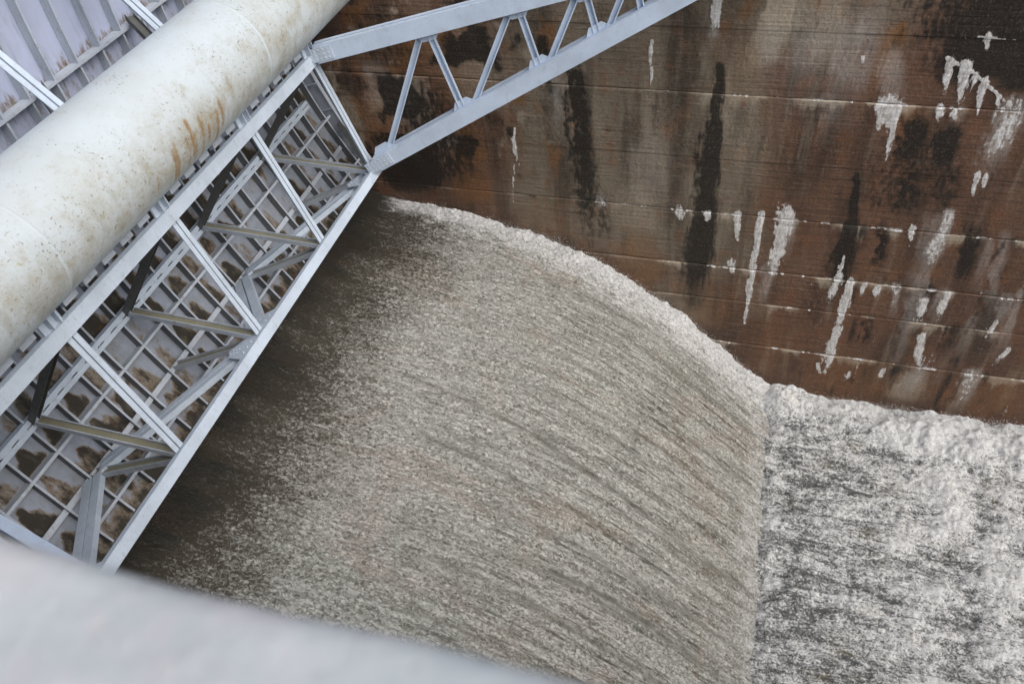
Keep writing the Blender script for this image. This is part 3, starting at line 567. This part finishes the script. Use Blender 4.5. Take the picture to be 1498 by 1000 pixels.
xg = np.concatenate([np.linspace(1.45, 9.6, 330), np.linspace(9.8, 60, 60)])
yg = np.concatenate([np.linspace(0.0, 3.4, 40)[:-1], np.linspace(3.4, 15.97, 510)])
Xg, Yg = np.meshgrid(xg, yg)
far = ss(1.8, 6.5, Xg)
row = fbm(Xg*0.42, Yg*2.6 + 0.15*Xg, 80, 4); lump = fbm(Xg*0.9, Yg*1.0, 81, 4); mid = 0.55*fbm(Xg*3.2, Yg*4.2, 82, 5) + 0.6*(0.35 - np.abs(fbm(Xg*2.6 + 0.5*row, Yg*3.4, 87, 4))); fin = fbm(Xg*9, Yg*11, 83, 2)
we = ss(0, 0.9, Yg - (14.75 + 0.30*fbm(Xg*1.1, Yg*0.5, 84, 3) - 0.55*far))
Zg = -17.80 + 0.06*row + 0.24*far*lump + 0.085*mid + 0.028*fin + we*(0.22 + 0.12*mid + 0.06*lump + 0.26*np.exp(-((Xg - 1.9)/0.75)**2)) - 0.10*(1 - ss(1.5, 2.0, Xg)) + 0.30*fbm(Xg*1.3, Yg*1.3, 93, 5)*ss(3.4, 2.0, Xg)
toe = np.exp(-((Xg - 1.98 - 0.16*fbm(Yg*1.1, Yg*0, 85, 3))/0.22)**2)
foam = 0.27 + 0.30*row + 0.30*mid + far*(0.28 + 0.80*np.clip(lump, -0.25, 1)) + 0.48*we + 0.30*toe*(0.6 + 0.8*pn(Yg*1.3, Xg, 86)) + 0.15*fin
me = grid_mesh('pool_water', np.stack([Xg, Yg, Zg], -1), {'foam': np.clip(foam, -0.3, 1.3)})
o = link('pool_water', me, M_POOL); tag(o, 'churning white foam in the stilling basin', 'water', kind='structure')

# flecks of spray thrown up along the pier and at the foot of the chute
def spray():
    r = np.random.default_rng(5); pts = []; sz = []
    n = 9000
    xx = r.uniform(-8.6, 1.7, n); k = np.interp(xx, x1, z1); wgt = ss(-9, -4, xx)
    yy = 15.93 - np.abs(r.normal(0, 0.30, n)); hh = 0.15 + np.abs(r.normal(0, 0.10, n))*(0.4 + 0.6*wgt) + 0.10*fbm(xx*1.3, yy*0, 99, 3)
    pts.append(np.stack([xx, yy, k + hh*1.25], -1)); sz.append(r.uniform(0.003, 0.009, n)*(0.5 + 0.5*wgt))
    n = 12000
    xx = r.uniform(1.6, 9.5, n); yy = 15.93 - np.abs(r.normal(0, 0.45, n)); hh = 0.10 + np.abs(r.normal(0, 0.12, n))
    pts.append(np.stack([xx, yy, -17.70 + hh], -1)); sz.append(r.uniform(0.003, 0.010, n))
    n = 9000
    yy = r.uniform(3.5, 15.5, n); xx = 1.9 + r.normal(0, 0.20, n); hh = np.abs(r.normal(0, 0.07, n))
    pts.append(np.stack([xx, yy, np.maximum(-17.78, np.interp(xx, x1, z1)) + hh], -1)); sz.append(r.uniform(0.003, 0.008, n))
    n = 9000
    yy = r.uniform(3.5, 15.5, n); xx = r.uniform(2, 9.5, n); pts.append(np.stack([xx, yy, -17.72 + np.abs(r.normal(0, 0.10, n))], -1)); sz.append(r.uniform(0.003, 0.008, n))
    C = np.concatenate(pts); R = np.concatenate(sz)[:, None, None]
    oct_ = np.array([(1, 0, 0), (-1, 0, 0), (0, 1, 0), (0, -1, 0), (0, 0, 1.3), (0, 0, -1)], float)
    V = C[:, None, :] + R*oct_[None]*r.uniform(0.6, 1.4, (len(C), 6, 1)) + np.array((0, 0, H))
    F = np.array([(0, 2, 4), (2, 1, 4), (1, 3, 4), (3, 0, 4), (2, 0, 5), (1, 2, 5), (3, 1, 5), (0, 3, 5)])
    q = (F[None] + 6*np.arange(len(C))[:, None, None]).reshape(-1, 3)
    me = bpy.data.meshes.new('spray'); V = V.reshape(-1, 3).astype(np.float32)
    me.vertices.add(len(V)); me.vertices.foreach_set('co', V.ravel()); me.loops.add(q.size); me.loops.foreach_set('vertex_index', q.ravel().astype(np.int32))
    me.polygons.add(len(q)); me.polygons.foreach_set('loop_start', np.arange(0, q.size, 3, dtype=np.int32)); me.update(calc_edges=True)
    t = NT('spray_drops'); o = link('spray', me, t.fin((0.78, 0.79, 0.79), 0.5))
    tag(o, 'white spray flung up where the water meets the pier wall', 'spray', kind='stuff')
spray()

# ------------------------------------------------------------------ the radial gate
TX, TZ = 0.79, -5.21
def pol(r, th, y): a = math.radians(th); return np.array((TX - r*math.cos(a), y, TZ - r*math.sin(a)))
def radial(th): a = math.radians(th); return np.array((math.cos(a), 0.0, math.sin(a)))       # from the skin towards the trunnion
def tang(th): a = math.radians(th); return np.array((-math.sin(a), 0.0, math.cos(a)))         # up along the skin
gate = empty('radial_gate', (-8.6, 7.96, -11.6))
tag(gate, 'pale blue steel radial gate with ribbed skin, trussed girders, big tube and lattice arms', 'gate')
GL = np.array(gate.location)
ST = [2.96, 5.46, 7.96, 10.46, 12.96]
U = np.array((-8.12, 0, -6.79)); L = np.array((-7.37, 0, -9.26)); TH_U2, TH_L2 = 20.05, 26.75
U2 = pol(11.60, TH_U2, 0); L2 = pol(11.66, TH_L2, 0)
def at(p, y): return np.array((p[0], y, p[2]))
def face(mb, p, q, sec, n, out, **k):
    """beam whose web side looks towards `out`"""
    p, q = np.asarray(p, float), np.asarray(q, float)
    if np.dot(np.cross(q - p, n), out) < 0: p, q = q, p
    mb.beam(p, q, sec, n, **k)

# skin plate
RIB0, RIBP = 0.50, 0.605; RS = 11.79
th = np.linspace(-16, 32.0, 260); ys = np.linspace(0.06, 15.94, 620)
TH, YS = np.meshgrid(th, ys); A = np.radians(TH)
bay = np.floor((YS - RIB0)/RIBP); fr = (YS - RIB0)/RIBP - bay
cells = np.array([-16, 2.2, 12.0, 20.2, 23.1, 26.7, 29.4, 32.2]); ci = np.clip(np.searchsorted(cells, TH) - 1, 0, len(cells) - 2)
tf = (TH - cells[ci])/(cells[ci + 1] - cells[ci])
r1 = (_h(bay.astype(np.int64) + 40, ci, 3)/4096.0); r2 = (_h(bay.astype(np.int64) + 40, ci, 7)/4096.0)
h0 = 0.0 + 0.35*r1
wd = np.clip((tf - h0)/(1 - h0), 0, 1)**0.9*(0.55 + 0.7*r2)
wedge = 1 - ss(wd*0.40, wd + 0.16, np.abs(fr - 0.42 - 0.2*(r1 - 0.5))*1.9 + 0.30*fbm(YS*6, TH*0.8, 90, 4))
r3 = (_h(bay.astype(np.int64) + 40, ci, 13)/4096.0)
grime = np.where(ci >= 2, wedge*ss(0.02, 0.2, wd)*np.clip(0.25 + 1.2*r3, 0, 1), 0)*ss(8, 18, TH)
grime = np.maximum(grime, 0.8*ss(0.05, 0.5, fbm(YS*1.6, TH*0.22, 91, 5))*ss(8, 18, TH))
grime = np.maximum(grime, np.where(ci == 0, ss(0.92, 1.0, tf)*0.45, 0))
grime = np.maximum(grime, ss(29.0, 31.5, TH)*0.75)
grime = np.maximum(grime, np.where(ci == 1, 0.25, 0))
film_and_shade = ss(8, 19, TH)  # darker down the skin: dirt film plus shade put into the colour
P = np.stack([TX - RS*np.cos(A), YS, TZ - RS*np.sin(A)], -1)
o = link('skin_plate', grid_mesh('skin_plate', P, {'grime': grime, 'film_and_shade': film_and_shade}, off=GL), M_SKIN, gate)
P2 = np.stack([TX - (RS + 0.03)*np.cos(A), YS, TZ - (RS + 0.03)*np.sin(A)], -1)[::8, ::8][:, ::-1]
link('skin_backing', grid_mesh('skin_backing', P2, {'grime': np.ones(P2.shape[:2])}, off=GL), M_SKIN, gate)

def arc_strip(mb, ra, rb, t0, t1, ya, yb, n):
    """curved bar: radii ra..rb, angles t0..t1, across ya..yb"""
    k = len(mb.v); tt = np.linspace(t0, t1, n + 1)
    for a in tt:
        for r, y in ((ra, ya), (rb, ya), (rb, yb), (ra, yb)): mb.v.append(tuple(pol(r, a, y)))
    for i in range(n):
        b = k + 4*i
        for j in range(4): mb.f.append((b + j, b + (j + 1) % 4, b + 4 + (j + 1) % 4, b + 4 + j))
    mb.f.append((k + 3, k + 2, k + 1, k)); e = k + 4*n; mb.f.append((e, e + 1, e + 2, e + 3))

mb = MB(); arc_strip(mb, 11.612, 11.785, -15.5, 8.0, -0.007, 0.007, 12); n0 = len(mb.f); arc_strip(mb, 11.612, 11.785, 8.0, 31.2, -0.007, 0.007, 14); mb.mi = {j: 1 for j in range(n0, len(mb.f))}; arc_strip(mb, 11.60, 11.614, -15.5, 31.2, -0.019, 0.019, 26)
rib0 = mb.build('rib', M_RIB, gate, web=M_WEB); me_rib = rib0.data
for v in me_rib.vertices: v.co.y += GL[1]
for k in range(26):
    o = rib0 if k == 0 else rib0.copy()
    if k: COL.objects.link(o)
    o.location = (0, RIB0 + RIBP*k - GL[1], 0)
for thS, dep in ((2.2, 11.585), (12.0, 11.64), (23.1, 11.585), (29.4, 11.62)):
    mb = MB(); c = pol((dep + 11.785)/2, thS, 0); rd = radial(thS); tg = tang(thS)
    mb.obox(at(c, 8.0), rd*(11.785 - dep)/2, (0, 7.80, 0), tg*0.007)
    mb.obox(at(pol(dep - 0.006, thS, 0), 8.0), rd*0.007, (0, 7.80, 0), tg*0.027)
    mb.build('stringer', M_RIB, gate)
# end plates beside the piers, with their radial stiffeners
for y, sg in ((15.80, -1), (0.14, 1)):
    mb = MB(); arc_strip(mb, 11.38, 11.785, -15.5, 31.4, y - 0.01, y + 0.01, 26); arc_strip(mb, 11.36, 11.379, -15.5, 31.4, y - 0.06, y + 0.06, 26)
    pl = mb.build('end_plate', M_RIB, gate)
    for a in (12, 15.4, 18.8, 22.2, 25.6, 29.0):
        mb = MB(); mb.obox(pol(11.58, a, y + sg*0.05), radial(a)*0.19, (0, 0.038, 0), tang(a)*0.012); mb.build('stiffener', M_RIB, pl)
# bottom seal bar
mb = MB(); mb.obox(at(pol(11.74, 32.0, 0), 8.0), radial(32)*0.10, (0, 7.92, 0), tang(32)*0.05); mb.build('bottom_seal', M_DARK, gate)

def bolts(mb, c, a, b, n, rows, cols, da, db, r=0.016, h=0.014):
    """hexagonal bolt heads in a grid on a plate: centre c, in-plane axes a and b, outward normal n"""
    for i in range(rows):
        for j in range(cols):
            q = c + a*(i - (rows - 1)/2)*da + b*(j - (cols - 1)/2)*db
            mb.prism([q + (a*math.cos(k*math.pi/3) + b*math.sin(k*math.pi/3))*r + n*h/2 for k in range(6)], n, h)
# slotted back chord: two flats joined by battens, slots left open between them
rd, tg = radial(TH_U2), tang(TH_U2)
mb = MB(); c0 = at(pol(11.55, TH_U2, 0), 7.86)
for s in (-1, 1): mb.obox(c0 + tg*s*0.053, rd*0.012, (0, 7.42, 0), tg*0.041)
y = 0.50
while y < 15.2:
    mb.obox(at(pol(11.553, TH_U2, 0), y), rd*0.008, (0, 0.10, 0), tg*0.014); y += 0.36
for s in (-1, 1): mb.obox(c0 + tg*s*0.088 - rd*0.07, rd*0.06, (0, 7.42, 0), tg*0.006)
mb.build('back_chord', M_STEEL, gate)
mb = MB(); mb.obox(at(pol(11.69, TH_L2, 0), 7.95), radial(TH_L2)*0.012, (0, 7.6, 0), tang(TH_L2)*0.05)
mb.obox(at(pol(11.74, TH_L2, 0), 7.95), radial(TH_L2)*0.045, (0, 7.6, 0), tang(TH_L2)*0.008)
mb.build('back_chord', M_RIB, gate)

# front chords
for N, thN, y0, y1, hh in ((U, 10.06, 2.2, 13.10, 0.225), (L, 26.4, 2.2, 13.08, 0.195)):
    mb = MB(); rd, tg = radial(thN), tang(thN)
    face(mb, at(N, y0), at(N, y1), 'C', tg, rd, h=hh, w=0.11, t=0.016)
    ch = mb.build('front_chord', M_STEEL, gate)
# posts between the front chords, double angles with a slit
for y in ST:
    mb = MB(); d = L - U; d = d/np.linalg.norm(d); out = np.cross((0, 1.0, 0), d); out = out if out[0] > 0 else -out
    face(mb, at(U + d*0.13 - out*0.06, y), at(L - d*0.12 - out*0.06, y), '2L', (0, 1.0, 0), out, h=0.185, w=0.10, t=0.012, gap=0.022)
    mb.build('post', M_STEEL, gate)
# cross frames and girder webs
for y in ST:
    mb = MB(); mb.beam(at(U - radial(10)*0.1, y), at(U2, y), 'I', (0, 1.0, 0), h=0.15, w=0.12, t=0.014); mb.build('web_brace', M_DARK, gate)
    mb = MB(); mb.beam(at(U2, y) + radial(20)*0.16, at(L - radial(26)*0.1 + tang(26)*0.05, y), 'I', (0, 1.0, 0), h=0.155, w=0.10, t=0.016); mb.build('web_brace', M_RIB, gate, web=M_OLIVE)
    mb = MB(); mb.beam(at(L2, y), at(L - radial(26)*0.1 - tang(26)*0.05, y), 'I', (0, 1.0, 0), h=0.165, w=0.10, t=0.016); mb.build('web_brace', M_RIB, gate, web=M_OLIVE)
gp = np.cross(L - L2, (0, 1.0, 0)); gp = gp/np.linalg.norm(gp); gp = gp if gp[2] > 0 else -gp     # normal of the lower girder plane
for a, b in ((1, 0), (1, 2), (3, 2), (3, 4)):
    p, q = at(L2, ST[a]), at(L - radial(26)*0.08, ST[b]); d = (q - p)/np.linalg.norm(q - p); n = np.cross(gp, d)
    mb = MB(); p2, q2 = p + d*0.15, q - d*0.10
    for s in (-1, 1): face(mb, p2 + n*s*0.10, q2 + n*s*0.10, 'C', n, gp, h=0.165, w=0.10, t=0.014)
    mb.build('girder_diagonal', M_STEEL, gate)
for i in (0, 2, 4):                                                # gusset plates on the lower chord
    y = ST[i]; rd = radial(26.4); c = at(L - rd*0.04 + gp*0.09, y)
    pts = [c + np.array((0, -0.62, 0)), c + np.array((0, 0.62, 0)), c - rd*0.40 + np.array((0, 0.50, 0)), c - rd*0.55 + np.array((0, 0.30, 0)),
           c - rd*0.24, c - rd*0.55 + np.array((0, -0.30, 0)), c - rd*0.40 + np.array((0, -0.50, 0))]
    if i == 4: pts = [p for p in pts if p[1] <= y + 0.3]
    if i == 0: pts = [p for p in pts if p[1] >= y - 0.3]
    mb = MB(); mb.prism(pts, gp, 0.014)
    for sy in ((-1, 1) if i == 2 else ((-1,) if i == 4 else (1,))): bolts(mb, c - rd*0.34 + np.array((0, sy*0.36, 0)) + gp*0.007, rd, np.array((0, 1.0, 0)), gp, 3, 2, 0.08, 0.09)
    bolts(mb, c - rd*0.05 + gp*0.007, np.array((0, 1.0, 0)), rd, gp, 8 if i == 2 else 4, 1, 0.13, 0.1)
    mb.build('gusset_plate', M_STEEL, gate)
# braces from the end of the lower chord out to the end plate
for tt, dy in ((27.6, 15.72), (24.5, 15.70)):
    mb = MB(); mb.beam(at(L - radial(26)*0.1, 12.99), pol(11.40, tt, dy), 'I', gp, h=0.16, w=0.12, t=0.014); mb.build('web_brace', M_DARK, gate)
mb = MB(); mb.beam(at(L - radial(26)*0.1, 2.93), pol(11.40, 27.6, 0.2), 'I', gp, h=0.16, w=0.12, t=0.014); mb.build('web_brace', M_DARK, gate)

# big stiffening tube
CT = np.array((-8.47, 0, -5.68)); RT = 0.845
ang = np.linspace(0, 2*math.pi, 97); yt = np.linspace(0.35, 15.70, 520)
AA, YY = np.meshgrid(ang, yt)
P = np.stack([CT[0] + RT*np.cos(AA), YY, CT[2] + RT*np.sin(AA)], -1)
deg = (np.degrees(AA) + 180) % 360 - 180                            # 0 = downstream, 90 = top
W_ = np.zeros(P.shape[:2] + (4,)); W_[..., 3] = 1
for yc, a0, a1, st in [(8.0 + 0.11*k + 0.045*math.sin(5*k), 6 + 9*math.sin(2.1*k) + 4*math.sin(5.3*k), -36 + 8*math.sin(3.3*k), 0.80 + 0.25*math.sin(1.7*k + 1)) for k in range(14)] + [(7.2, 0, -30, 0.5), (6.9, 4, -25, 0.4), (7.55, -4, -30, 0.6), (11.2, 5, -30, 0.35), (5.3, 0, -30, 0.3)]:
    g = np.exp(-((YY - yc - 0.015*pn(deg*0.2, YY*0 + yc, 95))/0.055)**2)*ss(a0 + 3, a0 - 6, deg)*ss(a1 - 12, a1 + 4, deg)
    W_[..., 0] = np.maximum(W_[..., 0], st*g)
W_[..., 2] = np.clip(0.5 + 0.8*fbm(YY*4.5, deg*0.02, 97, 5), 0, 1)*ss(70, 10, deg)*ss(-70, -30, deg)
W_[..., 0] = np.maximum(W_[..., 0], 0.48*np.exp(-((YY - 8.7)/0.95)**2)*ss(14, -8, deg)*ss(-50, -30, deg))
W_[..., 1] = ss(75, 5, deg)*ss(-60, -20, deg)*np.clip(0.75 + 0.7*fbm(YY*0.7, deg*0.03, 96, 3), 0, 1.3)
o = link('stiffening_tube', grid_mesh('stiffening_tube', P[:, ::-1], {'weather': W_[:, ::-1]}, off=GL), M_TUBE, gate)
tube = o; tag(tube, 'large round pale tube with lichen specks and rust runs')
for y in (5.6, 10.9):
    mb = MB(); n = 64
    ring = [(CT[0] + (RT + dr)*math.cos(2*math.pi*i/n), y + dy, CT[2] + (RT + dr)*math.sin(2*math.pi*i/n)) for dr, dy in ((-0.01, -0.035), (0.005, -0.02), (0.005, 0.02), (-0.01, 0.035)) for i in range(n)]
    mb.add(ring, [(r*n + i, r*n + (i + 1) % n, (r + 1)*n + (i + 1) % n, (r + 1)*n + i) for r in range(3) for i in range(n)])
    mb.build('weld_seam', M_TUBE, tube, True)
for y, s in ((0.35, -1), (15.70, 1)):
    mb = MB(); n = 48; mb.add([(CT[0] + RT*math.cos(2*math.pi*i/n), y + s*0.002, CT[2] + RT*math.sin(2*math.pi*i/n)) for i in range(n)], [tuple(range(n))]); mb.build('end_cap', M_TUBE, tube)
# brackets tying tube and upper chord, and small clips along the chord
for y in ST:
    mb = MB(); c = U + np.array((-0.06, 0, 0.26)); mb.obox(at(c, y - 0.10), (0.015, 0, 0.0), (0, 0.17, 0), tang(10)*0.17)
    mb.obox(at(c + np.array((0.02, 0, 0.02)), y - 0.16), (0.10, 0, 0), (0, 0.01, 0), tang(10)*0.12); mb.obox(at(c + np.array((0.02, 0, 0.02)), y - 0.02), (0.10, 0, 0), (0, 0.01, 0), tang(10)*0.12)
    mb.build('bracket', M_STEEL, gate)
y = 3.3
while y < 12.7:
    if min(abs(y - s) for s in ST) > 0.25:
        mb = MB(); mb.obox(at(U + np.array((-0.12, 0, 0.22)), y), (0.05, 0, 0.02), (0, 0.13, 0), tang(10)*0.07); mb.build('clip', M_RIB, gate)
    y += 0.42
# double braces from the tube up to the top of the skin, and dark struts behind the tube
for y in ST + [15.3]:
    p, q = at(np.array((-9.08, 0, -5.28)), y), at(np.array((-10.72, 0, -3.28)), y)
    d = (q - p)/np.linalg.norm(q - p); out = np.cross(d, (0, 1.0, 0)); out = out if out[0] > 0 else -out
    mb = MB(); face(mb, p, q, '2L', (0, 1.0, 0), out, h=0.21, w=0.11, t=0.014, gap=0.03); mb.build('tube_brace', M_STEEL, gate)
    mb = MB(); mb.beam(at(pol(11.6, 1.6, 0), y + 1.25), at(np.array((-9.25, 0, -5.75)), y + 0.1), 'I', (0, 1.0, 0), h=0.16, w=0.12, t=0.014); mb.build('tube_strut', M_DARK, gate)

# arms: two double-channel chords each side, converging on the trunnion, laced with bars
def arm(yg, ytr):
    T3 = np.array((TX, ytr, TZ)); sgn = 1 if ytr > yg else -1
    a0, b0 = at(U + np.array((0, 0, 0.09)), yg), at(L + np.array((0.03, 0, 0.20)), yg)
    a1, b1 = T3 + np.array((-0.1, 0, 0.25)), T3 + np.array((-0.1, 0, 0.27))
    pnrm = np.cross(a1 - a0, b0 - a0); pnrm = pnrm/np.linalg.norm(pnrm); pnrm = pnrm if pnrm[1] < 0 else -pnrm
    for p, q, hh in ((a0, a1, 0.34), (b0, b1, 0.33)):
        d = (q - p)/np.linalg.norm(q - p); n = np.cross(pnrm, d); n = n if n[2] > 0 else -n
        mb = MB(); p = p + d*0.10
        face(mb, p + pnrm*0.085, q + pnrm*0.085, 'C', n, pnrm, h=hh, w=0.11, t=0.016)
        face(mb, p - pnrm*0.085, q - pnrm*0.085, 'C', n, -pnrm, h=hh, w=0.11, t=0.016)
        mb.build('arm_chord', M_ARM, gate)
        mb = MB(); mb.obox(p + d*0.05 + pnrm*0.15, d*0.30, n*(hh/2 - 0.04), pnrm*0.008); bolts(mb, p + d*0.05 + pnrm*0.158, d, n, pnrm, 6, 3, 0.09, 0.08); mb.build('splice_plate', M_STEEL, gate)
    ua = lambda t: a0 + (a1 - a0)*t
    lb = lambda t: b0 + (b1 - b0)*t
    for tu, tl in ((0.245, 0.035), (0.25, 0.245), (0.432, 0.262), (0.438, 0.432), (0.567, 0.445), (0.572, 0.565), (0.665, 0.578), (0.67, 0.66)):
        p, q = ua(tu), lb(tl); d = (q - p)/np.linalg.norm(q - p); n = np.cross(pnrm, d)
        mb = MB(); face(mb, p + d*0.12, q - d*0.12, 'C', n, -pnrm, h=0.125, w=0.08, t=0.022); mb.build('lattice_bar', M_ARM, gate)
    for A_, tt, sg in ([(ua, t_, -1) for t_ in (0.2475, 0.435, 0.57, 0.668)] + [(lb, t_, 1) for t_ in (0.04, 0.254, 0.439, 0.572)]):
        q = A_(tt); d = A_(1.0) - A_(0.0); d = d/np.linalg.norm(d); n = np.cross(pnrm, d); n = n if n[2] > 0 else -n
        c = q + n*sg*0.20 + pnrm*0.022
        mb = MB(); mb.prism([c - d*0.26 - n*sg*0.06, c + d*0.26 - n*sg*0.06, c + d*0.13 + n*sg*0.10, c - d*0.13 + n*sg*0.10], pnrm, 0.012); mb.build('gusset_plate', M_ARM, gate)
    mb = MB(); n = 32; y0, y1 = sorted((ytr - sgn*0.25, ytr + sgn*0.98)); ring = [(TX + 0.38*math.cos(2*math.pi*i/n), y, TZ + 0.38*math.sin(2*math.pi*i/n)) for y in (y0, y1) for i in range(n)]
    mb.add(ring, [(i, n + i, n + (i + 1) % n, (i + 1) % n) for i in range(n)] + [tuple(range(n)), tuple(range(2*n - 1, n - 1, -1))])
    mb.build('trunnion', M_DARK, gate)
arm(12.96, 15.0)
arm(2.96, 0.62)
